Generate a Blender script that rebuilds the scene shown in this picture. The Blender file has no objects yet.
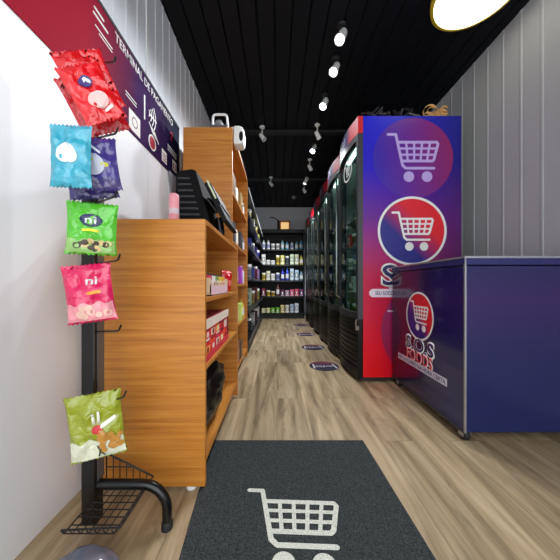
import bpy, bmesh, math, random
from mathutils import Vector, Matrix, noise as mnoise
R = random.Random(7)
PI = math.pi
sc = bpy.context.scene
COL = sc.collection
F = 255.0; H = 0.75; VX, VY = 277.0, 284.0

# ------------------------------------------------------------------ materials
MATS = {}
def lin(c):
    return tuple(((v/255)/12.92 if v/255 <= .04045 else ((v/255+.055)/1.055)**2.4) for v in c) + (1,)
def base_mat(name):
    m = bpy.data.materials.new(name); m.use_nodes = True
    return m, m.node_tree.nodes, m.node_tree.links, m.node_tree.nodes['Principled BSDF']
def plain(c, rough=.45, metal=0, spec=.5, var=.06, name=None, scale=30):
    key = (tuple(c), rough, metal, spec, var)
    if key in MATS: return MATS[key]
    m, n, l, b = base_mat(name or 'paint_%d_%d_%d' % tuple(int(v) for v in c))
    tc = n.new('ShaderNodeTexCoord'); nz = n.new('ShaderNodeTexNoise'); nz.inputs['Scale'].default_value = scale
    nz.inputs['Detail'].default_value = 3
    mr = n.new('ShaderNodeMapRange'); mr.inputs[3].default_value = 1-var; mr.inputs[4].default_value = 1+var
    l.new(tc.outputs['Object'], nz.inputs['Vector']); l.new(nz.outputs['Fac'], mr.inputs[0])
    mx = n.new('ShaderNodeVectorMath'); mx.operation = 'SCALE'; mx.inputs[0].default_value = lin(c)[:3]
    l.new(mr.outputs[0], mx.inputs['Scale']); l.new(mx.outputs[0], b.inputs['Base Color'])
    b.inputs['Roughness'].default_value = rough; b.inputs['Metallic'].default_value = metal
    b.inputs['Specular IOR Level'].default_value = spec
    MATS[key] = m; return m
def foil(c):
    key = ('foil',)+tuple(c)
    if key in MATS: return MATS[key]
    m, n, l, b = base_mat('foil_%d_%d_%d' % tuple(c))
    tc = n.new('ShaderNodeTexCoord'); nz = n.new('ShaderNodeTexNoise'); nz.inputs['Scale'].default_value = 38; nz.inputs['Detail'].default_value = 3; nz.inputs['Distortion'].default_value = 1.2
    l.new(tc.outputs['Object'], nz.inputs['Vector'])
    bp = n.new('ShaderNodeBump'); bp.inputs['Strength'].default_value = .8; bp.inputs['Distance'].default_value = .006
    l.new(nz.outputs['Fac'], bp.inputs['Height']); l.new(bp.outputs[0], b.inputs['Normal'])
    b.inputs['Base Color'].default_value = lin(c); b.inputs['Roughness'].default_value = .2; b.inputs['Specular IOR Level'].default_value = .9
    MATS[key] = m; return m
def emis(c, s, name):
    m, n, l, b = base_mat(name)
    b.inputs['Base Color'].default_value = lin(c); b.inputs['Emission Color'].default_value = lin(c)
    b.inputs['Emission Strength'].default_value = s
    return m
def ramp(n, stops):
    r = n.new('ShaderNodeValToRGB'); e = r.color_ramp.elements
    e[0].position, e[0].color = stops[0][0], lin(stops[0][1])
    e[1].position, e[1].color = stops[-1][0], lin(stops[-1][1])
    for p, c in stops[1:-1]:
        x = e.new(p); x.color = lin(c)
    return r
def wood(name, sx, sy, sz, c1, c2, c3, rough=.4):
    m, n, l, b = base_mat(name)
    tc = n.new('ShaderNodeTexCoord'); mp = n.new('ShaderNodeMapping'); mp.inputs['Scale'].default_value = (sx, sy, sz)
    l.new(tc.outputs['Object'], mp.inputs[0])
    nz = n.new('ShaderNodeTexNoise'); nz.inputs['Scale'].default_value = 1; nz.inputs['Detail'].default_value = 7
    nz.inputs['Roughness'].default_value = .6; nz.inputs['Distortion'].default_value = .4
    l.new(mp.outputs[0], nz.inputs['Vector'])
    r = ramp(n, [(.28, c1), (.5, c2), (.72, c3)]); l.new(nz.outputs['Fac'], r.inputs[0])
    l.new(r.outputs[0], b.inputs['Base Color']); b.inputs['Roughness'].default_value = rough
    return m
W1, W2, W3 = (163, 96, 30), (193, 124, 46), (209, 143, 64)
WOOD = wood('oak_laminate_horizontal', 2.4, 2.4, 64, W1, W2, W3)
WOODB = wood('oak_laminate_boards', 50, 3, 3, W1, W2, W3)

def grad_mat(name, axis, a, bb, stops, rough=.3, spec=.5, axis2=None, a2=0, b2=1, stops2=None, coat=0):
    """printed colour running along a local axis (a print, stays on the sheet)"""
    m, n, l, b = base_mat(name)
    tc = n.new('ShaderNodeTexCoord'); sp = n.new('ShaderNodeSeparateXYZ'); l.new(tc.outputs['Object'], sp.inputs[0])
    def one(ax, lo, hi, st):
        mr = n.new('ShaderNodeMapRange'); mr.inputs[1].default_value = lo; mr.inputs[2].default_value = hi
        l.new(sp.outputs[ax], mr.inputs[0]); r = ramp(n, st); l.new(mr.outputs[0], r.inputs[0]); return r
    r1 = one(axis, a, bb, stops); out = r1.outputs[0]
    if axis2 is not None:
        mr = n.new('ShaderNodeMapRange'); mr.inputs[1].default_value = a2; mr.inputs[2].default_value = b2
        l.new(sp.outputs[axis2], mr.inputs[0])
        r2 = one(axis, a, bb, stops2)
        mx = n.new('ShaderNodeMix'); mx.data_type = 'RGBA'
        l.new(mr.outputs[0], mx.inputs['Factor']); l.new(r1.outputs[0], mx.inputs['A']); l.new(r2.outputs[0], mx.inputs['B'])
        out = mx.outputs['Result']
    l.new(out, b.inputs['Base Color']); b.inputs['Roughness'].default_value = rough
    b.inputs['Specular IOR Level'].default_value = spec; b.inputs['Coat Weight'].default_value = coat; b.inputs['Coat Roughness'].default_value = .06
    return m
def diag_mat(name, dirv, edge, c1, c2, soft, rough=.35):
    """two-colour print split along a direction in local coordinates"""
    m, n, l, b = base_mat(name)
    tc = n.new('ShaderNodeTexCoord'); vm = n.new('ShaderNodeVectorMath'); vm.operation = 'DOT_PRODUCT'
    vm.inputs[1].default_value = dirv; l.new(tc.outputs['Object'], vm.inputs[0])
    mr = n.new('ShaderNodeMapRange'); mr.inputs[1].default_value = edge-soft; mr.inputs[2].default_value = edge+soft
    l.new(vm.outputs['Value'], mr.inputs[0])
    r = ramp(n, [(0, c1), (1, c2)]); l.new(mr.outputs[0], r.inputs[0]); l.new(r.outputs[0], b.inputs['Base Color'])
    b.inputs['Roughness'].default_value = rough
    return m
def speckle(name, c1, c2, scale=260, rough=.95, lo=.35, hi=.65, bump=.6):
    m, n, l, b = base_mat(name)
    tc = n.new('ShaderNodeTexCoord'); nz = n.new('ShaderNodeTexNoise'); nz.inputs['Scale'].default_value = scale
    nz.inputs['Detail'].default_value = 2; l.new(tc.outputs['Object'], nz.inputs['Vector'])
    r = ramp(n, [(lo, c1), (hi, c2)]); l.new(nz.outputs['Fac'], r.inputs[0]); l.new(r.outputs[0], b.inputs['Base Color'])
    bp = n.new('ShaderNodeBump'); bp.inputs['Strength'].default_value = bump; bp.inputs['Distance'].default_value = .004
    l.new(nz.outputs['Fac'], bp.inputs['Height']); l.new(bp.outputs[0], b.inputs['Normal'])
    b.inputs['Roughness'].default_value = rough; b.inputs['Specular IOR Level'].default_value = .2
    return m
def glass_mat(name, tint=(225, 240, 235), ior=1.45):
    m, n, l, b = base_mat(name)
    out = n['Material Output']; tr = n.new('ShaderNodeBsdfTransparent'); tr.inputs[0].default_value = lin(tint)
    gl = n.new('ShaderNodeBsdfGlossy'); gl.inputs['Roughness'].default_value = .03
    lw = n.new('ShaderNodeLayerWeight'); lw.inputs[0].default_value = .5
    pw = n.new('ShaderNodeMath'); pw.operation = 'POWER'; pw.inputs[1].default_value = 5; l.new(lw.outputs['Facing'], pw.inputs[0])
    ma = n.new('ShaderNodeMath'); ma.operation = 'MULTIPLY_ADD'; ma.inputs[1].default_value = .55; ma.inputs[2].default_value = .025; l.new(pw.outputs[0], ma.inputs[0])
    mx = n.new('ShaderNodeMixShader'); l.new(ma.outputs[0], mx.inputs[0]); l.new(tr.outputs[0], mx.inputs[1]); l.new(gl.outputs[0], mx.inputs[2])
    l.new(mx.outputs[0], out.inputs[0]); return m

# floor: planks running into the room
def floor_mat():
    m, n, l, b = base_mat('floor_vinyl_planks')
    tc = n.new('ShaderNodeTexCoord')
    mp = n.new('ShaderNodeMapping'); mp.inputs['Rotation'].default_value = (0, 0, PI/2)
    l.new(tc.outputs['Object'], mp.inputs[0])
    br = n.new('ShaderNodeTexBrick'); br.inputs['Scale'].default_value = 1
    br.inputs['Brick Width'].default_value = 1.22; br.inputs['Row Height'].default_value = .165
    br.inputs['Mortar Size'].default_value = .0012; br.inputs['Mortar Smooth'].default_value = .2; br.offset = .37
    br.inputs['Color1'].default_value = (0, 0, 0, 1); br.inputs['Color2'].default_value = (1, 1, 1, 1); br.inputs['Mortar'].default_value = (.5, .5, .5, 1)
    l.new(mp.outputs[0], br.inputs['Vector'])
    ad = n.new('ShaderNodeVectorMath'); ad.operation = 'MULTIPLY_ADD'
    ad.inputs[1].default_value = (7.3, 3.1, 0); l.new(br.outputs['Color'], ad.inputs[0]); l.new(tc.outputs['Object'], ad.inputs[2])
    def streak(sc_, det, dist=.6):
        q = n.new('ShaderNodeMapping'); q.inputs['Scale'].default_value = sc_; l.new(ad.outputs[0], q.inputs[0])
        z = n.new('ShaderNodeTexNoise'); z.inputs['Scale'].default_value = 1; z.inputs['Detail'].default_value = det
        z.inputs['Roughness'].default_value = .62; z.inputs['Distortion'].default_value = dist
        l.new(q.outputs[0], z.inputs['Vector']); return z
    z1 = streak((16, 1.3, 1), 6); z2 = streak((70, 2.5, 1), 4); z3 = streak((7, 2.2, 1), 3, 1.5)
    r1 = ramp(n, [(.30, (108, 90, 68)), (.42, (146, 126, 97)), (.55, (174, 153, 121)), (.72, (192, 173, 142))])
    l.new(z1.outputs['Fac'], r1.inputs[0])
    mr = n.new('ShaderNodeMapRange'); mr.inputs[1].default_value = .3; mr.inputs[2].default_value = .7; mr.inputs[3].default_value = .87; mr.inputs[4].default_value = 1.11
    l.new(z2.outputs['Fac'], mr.inputs[0])
    mr3 = n.new('ShaderNodeMapRange'); mr3.inputs[1].default_value = .26; mr3.inputs[2].default_value = .40; mr3.inputs[3].default_value = .55; mr3.inputs[4].default_value = 1
    l.new(z3.outputs['Fac'], mr3.inputs[0])
    mb = n.new('ShaderNodeMapRange'); mb.inputs[3].default_value = .86; mb.inputs[4].default_value = 1.1; l.new(br.outputs['Color'], mb.inputs[0])
    mm = n.new('ShaderNodeMath'); mm.operation = 'MULTIPLY'; l.new(mr.outputs[0], mm.inputs[0]); l.new(mr3.outputs[0], mm.inputs[1])
    m2 = n.new('ShaderNodeMath'); m2.operation = 'MULTIPLY'; l.new(mm.outputs[0], m2.inputs[0]); l.new(mb.outputs[0], m2.inputs[1])
    mo = n.new('ShaderNodeMapRange'); mo.inputs[3].default_value = 1; mo.inputs[4].default_value = .6; l.new(br.outputs['Fac'], mo.inputs[0])
    m3 = n.new('ShaderNodeMath'); m3.operation = 'MULTIPLY'; l.new(m2.outputs[0], m3.inputs[0]); l.new(mo.outputs[0], m3.inputs[1])
    v = n.new('ShaderNodeVectorMath'); v.operation = 'SCALE'; l.new(r1.outputs[0], v.inputs[0]); l.new(m3.outputs[0], v.inputs['Scale'])
    l.new(v.outputs[0], b.inputs['Base Color']); b.inputs['Roughness'].default_value = .42; b.inputs['Specular IOR Level'].default_value = .35
    return m

BLACK = plain((11, 11, 13), .28, name='black_enamel'); BLACKM = plain((26, 26, 29), .6, name='black_matte')
DGREY = plain((52, 53, 58), .45); WHITE = plain((232, 232, 230), .4, var=.02); SILVER = plain((190, 192, 196), .3, .8)
LILAC = plain((186, 164, 226), .35, var=.02); REDINK = plain((226, 36, 48), .35, var=.03); NAVYINK = plain((28, 26, 92), .35, var=.03)

# ------------------------------------------------------------------ mesh helpers
def B(): return bmesh.new()
def box(bm, x0, x1, y0, y1, z0, z1):
    v = [bm.verts.new((x, y, z)) for x in (x0, x1) for y in (y0, y1) for z in (z0, z1)]
    for f in ((0,1,3,2),(4,6,7,5),(0,4,5,1),(2,3,7,6),(0,2,6,4),(1,5,7,3)): bm.faces.new([v[i] for i in f])
    return v
def bevel(bm, w=.003, seg=2):
    bmesh.ops.bevel(bm, geom=list(bm.edges), offset=w, segments=seg, profile=.6, affect='EDGES', clamp_overlap=True)
    return bm
def tube(bm, pts, r, seg=10, cap=True):
    pts = [Vector(p) for p in pts]; rings = []; up = None
    for i, p in enumerate(pts):
        t = (pts[min(i+1, len(pts)-1)]-pts[max(i-1, 0)]).normalized()
        if up is None: up = Vector((0, 0, 1)) if abs(t.z) < .9 else Vector((1, 0, 0))
        a = t.cross(up).normalized(); bb = a.cross(t).normalized(); up = bb
        rr = r[i] if isinstance(r, (list, tuple)) else r
        rings.append([bm.verts.new(p + (a*math.cos(2*PI*k/seg)+bb*math.sin(2*PI*k/seg))*rr) for k in range(seg)])
    for q, w in zip(rings, rings[1:]):
        for k in range(seg): bm.faces.new((q[k], q[(k+1) % seg], w[(k+1) % seg], w[k]))
    if cap: bm.faces.new(rings[0][::-1]); bm.faces.new(rings[-1])
    return bm
def lathe(bm, prof, c=(0,0,0), axis=(0,0,1), seg=20):
    q = Vector(axis).to_track_quat('Z', 'Y').to_matrix(); c = Vector(c); rings = []
    for r, z in prof:
        if r < 1e-6: rings.append([bm.verts.new(c + q @ Vector((0, 0, z)))])
        else: rings.append([bm.verts.new(c + q @ Vector((r*math.cos(2*PI*k/seg), r*math.sin(2*PI*k/seg), z))) for k in range(seg)])
    for a, b in zip(rings, rings[1:]):
        for k in range(seg):
            k2 = (k+1) % seg
            if len(a) == 1 and len(b) == 1: continue
            if len(a) == 1: bm.faces.new((a[0], b[k2], b[k]))
            elif len(b) == 1: bm.faces.new((a[k], a[k2], b[0]))
            else: bm.faces.new((a[k], a[k2], b[k2], b[k]))
    if len(rings[0]) > 1: bm.faces.new(rings[0][::-1])
    if len(rings[-1]) > 1: bm.faces.new(rings[-1])
    return bm
def prism(bm, poly, fn, t):
    """poly of (u,v) mapped by fn(u,v,w) and given thickness w=0..t"""
    a = [bm.verts.new(fn(u, v, 0)) for u, v in poly]; b = [bm.verts.new(fn(u, v, t)) for u, v in poly]
    n = len(poly); bm.faces.new(a[::-1]); bm.faces.new(b)
    for i in range(n): bm.faces.new((a[i], a[(i+1) % n], b[(i+1) % n], b[i]))
    return bm
def obj(name, bm, m, parent=None, smooth=False):
    bmesh.ops.recalc_face_normals(bm, faces=bm.faces)
    me = bpy.data.meshes.new(name); bm.to_mesh(me); bm.free()
    o = bpy.data.objects.new(name, me); COL.objects.link(o); me.materials.append(m)
    if smooth:
        for p in me.polygons: p.use_smooth = True
        try: me.set_sharp_from_angle(angle=.7)
        except Exception: pass
    if parent is not None:
        w = Vector((0, 0, 0)); q = parent
        while q is not None: w += q.location; q = q.parent
        me.transform(Matrix.Translation(-w)); o.parent = parent
    return o
def recentre(o, loc):
    o.data.transform(Matrix.Translation(-Vector(loc))); o.location = loc; return o
def tag(o, label, cat, group=None, kind=None):
    o['label'] = label; o['category'] = cat
    if group: o['group'] = group
    if kind: o['kind'] = kind
    return o
def thing(name, label, cat, loc, group=None):
    o = bpy.data.objects.new(name, None); COL.objects.link(o); o.location = loc; o.empty_display_size = .05
    return tag(o, label, cat, group)
def struct(name, bm, m):
    o = obj(name, bm, m); o['kind'] = 'structure'; return o
def copy_tree(o, parent=None):
    c = o.copy(); COL.objects.link(c); c.parent = parent
    for ch in list(o.children): copy_tree(ch, c)
    return c

# 2D strokes -> polygons
def circ(cx, cy, r, n=40, a0=0, a1=2*PI):
    return [(cx+r*math.cos(a0+(a1-a0)*i/n), cy+r*math.sin(a0+(a1-a0)*i/n)) for i in range(n)]
def ringp(bm, cx, cy, r0, r1, fn, t, n=56, a0=0, a1=2*PI):
    for i in range(n):
        p, q = a0+(a1-a0)*i/n, a0+(a1-a0)*(i+1)/n
        prism(bm, [(cx+r0*math.cos(p), cy+r0*math.sin(p)), (cx+r1*math.cos(p), cy+r1*math.sin(p)), (cx+r1*math.cos(q), cy+r1*math.sin(q)), (cx+r0*math.cos(q), cy+r0*math.sin(q))], fn, t)
_layer = [0]
def stroke(bm, pts, w, fn, t):
    _layer[0] += 1; t = t*(1-.035*(_layer[0] % 12))
    for (x0, y0), (x1, y1) in zip(pts, pts[1:]):
        d = math.hypot(x1-x0, y1-y0) or 1; nx, ny = -(y1-y0)/d*w/2, (x1-x0)/d*w/2
        n = max(1, int(d/ .03))
        prism(bm, [(x0+nx, y0+ny), (x0-nx, y0-ny), (x1-nx, y1-ny), (x1+nx, y1+ny)], fn, t)
        t *= .994
    for p in pts: prism(bm, circ(p[0], p[1], w/2, 12), fn, t*.985); t *= .994
def cart(bm, cx, cy, s, fn, t):
    """shopping-cart symbol; s = overall width, centred at cx,cy"""
    P = lambda x, y: (cx+((x-122)/163-.5)*s, cy-((y-182)/152-.5)*s*.93)
    w = 8.5/163*s
    stroke(bm, [P(125,183), P(150,183), P(172,282), P(182,291), P(272,291)], w, fn, t)
    stroke(bm, [P(157,208), P(281,208), P(285,214), P(272,263), P(267,268), P(170,268)], w, fn, t)
    for k in (1, 2):
        y = 208+20*k; stroke(bm, [P(157+5*k, y), P(284-5.3*k, y)], w*.8, fn, t)
    for k in range(1, 5):
        stroke(bm, [P(158+25.4*k, 208), P(168+20.4*k, 268)], w*.8, fn, t)
    for x in (192, 250): prism(bm, circ(*P(x, 318), 17/163*s, 24), fn, t)
    return bm
_dg = None
def text_bm(s, w, h, cx, cy, fn, t=.0006, bold=.02, space=1.0):
    """lettering stretched to w x h (w or h None keeps the proportion), centred at cx, cy"""
    cu = bpy.data.curves.new('lettering', 'FONT'); cu.body = s; cu.size = 1; cu.offset = bold; cu.space_character = space; cu.resolution_u = 3
    o = bpy.data.objects.new('lettering_curve', cu); COL.objects.link(o)
    bpy.context.view_layer.update()
    me = bpy.data.meshes.new_from_object(o.evaluated_get(bpy.context.evaluated_depsgraph_get()))
    bpy.data.objects.remove(o); bpy.data.curves.remove(cu)
    xs = [v.co.x for v in me.vertices]; ys = [v.co.y for v in me.vertices]
    x0, x1, y0, y1 = min(xs), max(xs), min(ys), max(ys)
    sx = w/(x1-x0) if w else h/(y1-y0); sy = h/(y1-y0) if h else sx
    bm = B(); bm.from_mesh(me); bpy.data.meshes.remove(me)
    r = bmesh.ops.extrude_face_region(bm, geom=list(bm.faces))
    top = {v for v in r['geom'] if isinstance(v, bmesh.types.BMVert)}
    for v in bm.verts:
        v.co = fn(cx+(v.co.x-(x0+x1)/2)*sx, cy+(v.co.y-(y0+y1)/2)*sy, t if v in top else 0)
    return bm

# ------------------------------------------------------------------ the room
XL, XR, YB, ZC, YF = -.72, 1.56, 5.83, 2.50, -.9
bm = B(); box(bm, XL-.1, XR+.1, YF, YB+.1, -.08, 0); fl = struct('floor', bm, floor_mat())

def ceil_mat():
    m, n, l, b = base_mat('ceiling_black_panels')
    b.inputs['Base Color'].default_value = lin((11, 14, 20)); b.inputs['Roughness'].default_value = .6; b.inputs['Specular IOR Level'].default_value = .2
    return m
bm = B(); prof = []
x = XL-.1
while x < XR+.1:
    prof += [(x, ZC), (x+.10, ZC), (x+.108, ZC+.012), (x+.116, ZC)]; x += .116
vt = [[bm.verts.new((px, yy, pz)) for px, pz in prof] for yy in (YF, YB+.1)]
for i in range(len(prof)-1): bm.faces.new((vt[0][i], vt[0][i+1], vt[1][i+1], vt[1][i]))
box(bm, XL-.1, XR+.3, YF, YB+.1, ZC+.02, ZC+.08)
struct('ceiling', bm, ceil_mat())
for i, (yy) in enumerate((2.92, 4.25)):
    bm = B(); box(bm, XL, XR, yy-.03, yy+.03, ZC-.03, ZC)
    struct('trim_%d' % (i+1), bm, plain((24, 25, 28), .5))

WALLM = plain((214, 218, 224), .42, var=.03, scale=4, name='painted_steel_wall')
def ribbed(x, sgn, name, m, pitch=.098, dep=.003, y0=YF, y1=YB+.1):
    bm = B(); pr = [(y0, x)]; y = y0+.05
    while y < y1-.05:
        pr += [(y, x), (y+.006, x-sgn*dep), (y+.018, x-sgn*dep), (y+.024, x)]; y += pitch
    pr.append((y1, x))
    a = [bm.verts.new((px, py, 0)) for py, px in pr]; b = [bm.verts.new((px, py, ZC)) for py, px in pr]
    for i in range(len(pr)-1): bm.faces.new((a[i], a[i+1], b[i+1], b[i]))
    xo = x+sgn*.03
    box(bm, min(xo, xo+sgn*.06), max(xo, xo+sgn*.06), y0, y1, 0, ZC)
    return struct(name, bm, m)
ribbed(XL, -1, 'wall_left', WALLM)
ribbed(XR, 1, 'wall_right', plain((178, 180, 182), .5, var=.03, scale=4, name='painted_steel_wall_grey'), .13)
bm = B(); box(bm, XL-.1, XR+.1, YB, YB+.1, 0, ZC); struct('wall_back', bm, plain((206, 207, 212), .6, scale=4, name='painted_steel_wall_pale'))
# smooth white boards on the lower left wall, meeting under the banner
PANEL = plain((240, 242, 246), .4, var=.01, scale=3, name='white_wall_board')
for i, (ya, yb) in enumerate(((YF+.02, 1.41), (1.416, 2.62))):
    bm = B(); box(bm, XL-.004, XL+.004, ya, yb, 0, 1.50); struct('trim_%d' % (4+i), bm, PANEL)
# vertical joint cover on the left wall
bm = B(); box(bm, XL-.002, XL+.006, 1.40, 1.425, 1.50, ZC); struct('trim_3', bm, plain((214, 216, 216), .4))

# ------------------------------------------------------------------ poster on the left wall
def fL(u, v, w): return Vector((XL+.0085+w, u, v))
pst = thing('wall_poster', 'long red to navy payment banner fixed high along the left wall', 'poster', (XL+.006, 1.3, 1.49))
bm = B(); box(bm, XL+.0045, XL+.0085, .62, 1.855, 1.49, 1.885)
obj('sheet', bm, grad_mat('poster_print', 1, -.35, .45, [(0, (160, 18, 44)), (.22, (112, 22, 56)), (.45, (56, 20, 76)), (1, (16, 14, 48))], .7, .08), pst)
bm = B(); box(bm, XL+.0075, XL+.011, .62, 1.857, 1.874, 1.887); obj('top_edge', bm, BLACKM, pst)
obj('lettering', text_bm('TERMINAL DE PAGAMENTO', .62, .042, 1.43, 1.842, fL, .0008, .012), WHITE, pst)
bm = B()
for k in range(4): ringp(bm, 1.395, 1.70, .024+.024*k, .031+.024*k, fL, .0008, 16, -.7, .7)
prism(bm, [(1.42, 1.695), (1.505, 1.695), (1.505, 1.705), (1.42, 1.705)], fL, .0006)
obj('wave_symbol', bm, WHITE, pst)
bars = [((1.37, 1.76), (1.37, 1.64), .012)] + [((1.42+.03*k, 1.65-.01*k), (1.47+.03*k, 1.61-.01*k), .008) for k in range(3)]
bars += [((1.66, z), (1.80, z), .006) for z in (1.66, 1.645, 1.63)] + [((1.0, 1.765), (1.10, 1.765), .006), ((1.02, 1.75), (1.10, 1.75), .005), ((1.20, 1.66), (1.29, 1.66), .005), ((1.20, 1.645), (1.29, 1.645), .005), ((.995, 1.83), (1.045, 1.83), .010), ((.99, 1.805), (1.07, 1.805), .010)]
for a, b_, w_ in bars:
    bm = B(); stroke(bm, [a, b_], w_, fL, .0008); obj('printed_line', bm, WHITE, pst)
bm = B(); ringp(bm, 1.455, 1.555, .034, .043, fL, .0009); obj('ring_print', bm, WHITE, pst)
bm = B(); prism(bm, circ(1.455, 1.555, .034), fL, .0008); obj('disc_print', bm, plain((160, 24, 50), .4), pst)
obj('numeral', text_bm('2', .035, .05, 1.72, 1.745, fL, .0008, .03), REDINK, pst)
for n_, (y0, y1, z0, z1) in enumerate(((1.225, 1.325, 1.505, 1.60), (1.575, 1.645, 1.515, 1.59), (1.735, 1.80, 1.53, 1.60))):
    bm = B(); prism(bm, [(y0, z0), (y1, z0), (y1, z1), (y0, z1)], fL, .0007); cp = obj('card_print', bm, plain((222, 218, 214), .45), pst)
    mk = plain((120, 60, 84), .45)
    if n_ == 0:
        bm = B(); ringp(bm, 1.275, 1.555, .02, .026, fL, .0012); obj('ring_print', bm, mk, cp)
    for k in range((0, 3, 2)[n_]):
        bm = B(); stroke(bm, [(1.585, 1.53+.018*k), (1.635, 1.53+.018*k)] if n_ == 1 else [(1.75+.03*k, 1.545), (1.75+.03*k, 1.575)], (.006, .006, .016)[n_], fL, .0012); obj('printed_line', bm, mk, cp)

# grey sheet hanging under the banner
bm = B(); prism(bm, [(1.66, 1.49), (1.83, 1.49), (1.83, 1.28), (1.74, 1.30)], lambda u, v, w: Vector((XL+.006+w+.012*math.sin((v-1.28)*9), u, v)), .003)
tag(recentre(obj('hanging_sheet', bm, plain((150, 150, 156), .5)), (XL+.01, 1.75, 1.28)), 'small grey plastic sheet hanging on the white wall below the banner end', 'sheet')

# ------------------------------------------------------------------ wooden bookcases
def bookcase(name, label, x0, x1, y0, y1, top, shelves, feet=True, th=.018):
    t = thing(name, label, 'bookcase', (x0, y0, 0))
    z0 = .014
    bm = B(); box(bm, x0, x1, y0, y0+th, z0, top); obj('side_panel', bevel(bm, .0012, 1), WOOD, t)
    bm = B(); box(bm, x0, x1, y1-th, y1, z0, top); obj('side_panel', bevel(bm, .0012, 1), WOOD, t)
    bm = B(); box(bm, x0, x0+.008, y0+th, y1-th, z0, top-.004); obj('back_panel', bm, WOOD, t)
    bm = B(); box(bm, x0, x1+.002, y0+th, y1-th, top-th, top); obj('top_board', bevel(bm, .0012, 1), WOODB, t)
    for z in shelves:
        bm = B(); box(bm, x0+.008, x1-.004, y0+th, y1-th, z-th, z); obj('shelf', bevel(bm, .0012, 1), WOODB, t)
    for xx in (x0+.03, x1-.055):
        for yy in (y0+.02, y1-.03):
            bm = B(); lathe(bm, [(.020, 0), (.021, .005), (.020, .014)], (xx, yy, 0), seg=14); obj('foot', bm, WHITE, t, True)
    return t
bookcase('low_bookcase', 'low oak laminate bookcase with its plain side towards us, left of the mat', -.70, -.261, .925, 1.70, .986, (.105, .445, .70))
bookcase('tall_bookcase', 'tall oak laminate bookcase standing behind the low bookcase', -.63, -.30, 1.712, 2.60, 1.803, (.105, .43, .75, 1.05, 1.39))

# ------------------------------------------------------------------ product builders
def bottle(loc, h, r, c, cap, label, group=None, lab=None, name='bottle', cat='bottle', rough=.3):
    loc = (loc[0], loc[1], loc[2]+.0008); t = thing(name, label, cat, loc, group); x, y, z = loc
    bm = B(); lathe(bm, [(0, 0), (r*.92, 0), (r, .006), (r, h*.62), (r*.82, h*.74), (r*.38, h*.84), (r*.36, h*.9)], loc, seg=18); obj('body', bm, plain(c, rough), t, True)
    bm = B(); lathe(bm, [(r*.46, h*.86), (r*.46, h*.985), (r*.4, h), (0, h)], loc, seg=16); obj('cap', bm, plain(cap, .4), t, True)
    if lab:
        bm = B(); lathe(bm, [(r*1.012, h*.16), (r*1.012, h*.54)], loc, seg=18); obj('paper_label', bm, plain(lab, .5), t, True)
    return t
def tub(loc, h, r, c, cap, label, group=None, lab=None, name='tub', cat='tub'):
    loc = (loc[0], loc[1], loc[2]+.0008); t = thing(name, label, cat, loc, group)
    bm = B(); lathe(bm, [(0, 0), (r*.9, 0), (r*.93, .004), (r*.97, h*.84), (0, h*.84)], loc, seg=20); obj('body', bm, plain(c, .4), t, True)
    bm = B(); lathe(bm, [(r*1.02, h*.82), (r*1.03, h*.96), (r*.96, h), (0, h)], loc, seg=20); obj('lid', bm, plain(cap, .4), t, True)
    if lab:
        bm = B(); lathe(bm, [(r*.965, h*.2), (r*.985, h*.68)], loc, seg=20); obj('paper_label', bm, plain(lab, .5), t, True)
    return t
def can(loc, h, r, c, band, label, group=None):
    loc = (loc[0], loc[1], loc[2]+.0008); t = thing('can', label, 'can', loc, group)
    bm = B(); lathe(bm, [(0, .002), (r*.8, 0), (r, .008), (r, h-.012), (r*.84, h-.002), (r*.8, h), (r*.76, h-.005), (0, h-.005)], loc, seg=18); obj('body', bm, plain(c, .28, .3), t, True)
    bm = B(); lathe(bm, [(r*1.01, h*.3), (r*1.01, h*.62)], loc, seg=18); obj('band', bm, plain(band, .4), t, True)
    return t
def carton(loc, w, d, h, c, pc, label, group=None, face='-y', name='carton', cat='box', mark=None):
    """box standing on loc (centre of base); w along x, d along y; printed panel on its face"""
    loc = (loc[0], loc[1], loc[2]+.0008); t = thing(name, label, cat, loc, group); x, y, z = loc
    bm = B(); box(bm, x-w/2, x+w/2, y-d/2, y+d/2, z, z+h); obj('body', bevel(bm, min(.004, w*.1, d*.1), 2), plain(c, .45), t)
    bm = B(); e = .0012
    if face == '-y': fn = lambda u, v, k: Vector((x+u*w/2, y-d/2-k, z+h/2+v*h/2))
    elif face == '+x': fn = lambda u, v, k: Vector((x+w/2+k, y+u*d/2, z+h/2+v*h/2))
    else: fn = lambda u, v, k: Vector((x-w/2-k, y-u*d/2, z+h/2+v*h/2))
    prism(bm, [(-.78, -.45), (.78, -.45), (.78, .5), (-.78, .5)], fn, e); obj('printed_panel', bm, plain(pc, .4), t)
    if mark:
        bm = B(); prism(bm, circ(0, 0, .38, 18), fn, e*1.6); prism(bm, [(-.7, -.8), (.7, -.8), (.7, -.6), (-.7, -.6)], fn, e*1.6); obj('printed_mark', bm, plain(mark, .4), t)
    return t
def pillow_fn(w, h, t, seed=0, wr=.0065):
    def f(u, v, k=0):
        a = max(0, 1-abs(u)**3.2); b = max(0, 1-abs(v)**3.6)
        d = t*.5*(a**.7)*(b**.7)
        n = mnoise.noise(Vector((u*2.2+seed, v*2.2, seed*1.7)))*wr*4*min(a, b)**.5 + mnoise.noise(Vector((u*6+seed, v*5, seed)))*wr*1.2*min(1, a*3)
        shrink = 1-.07*b*1.0
        return Vector((u*w/2*shrink, -(d+n*.5)-k, v*h/2))
    return f
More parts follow.
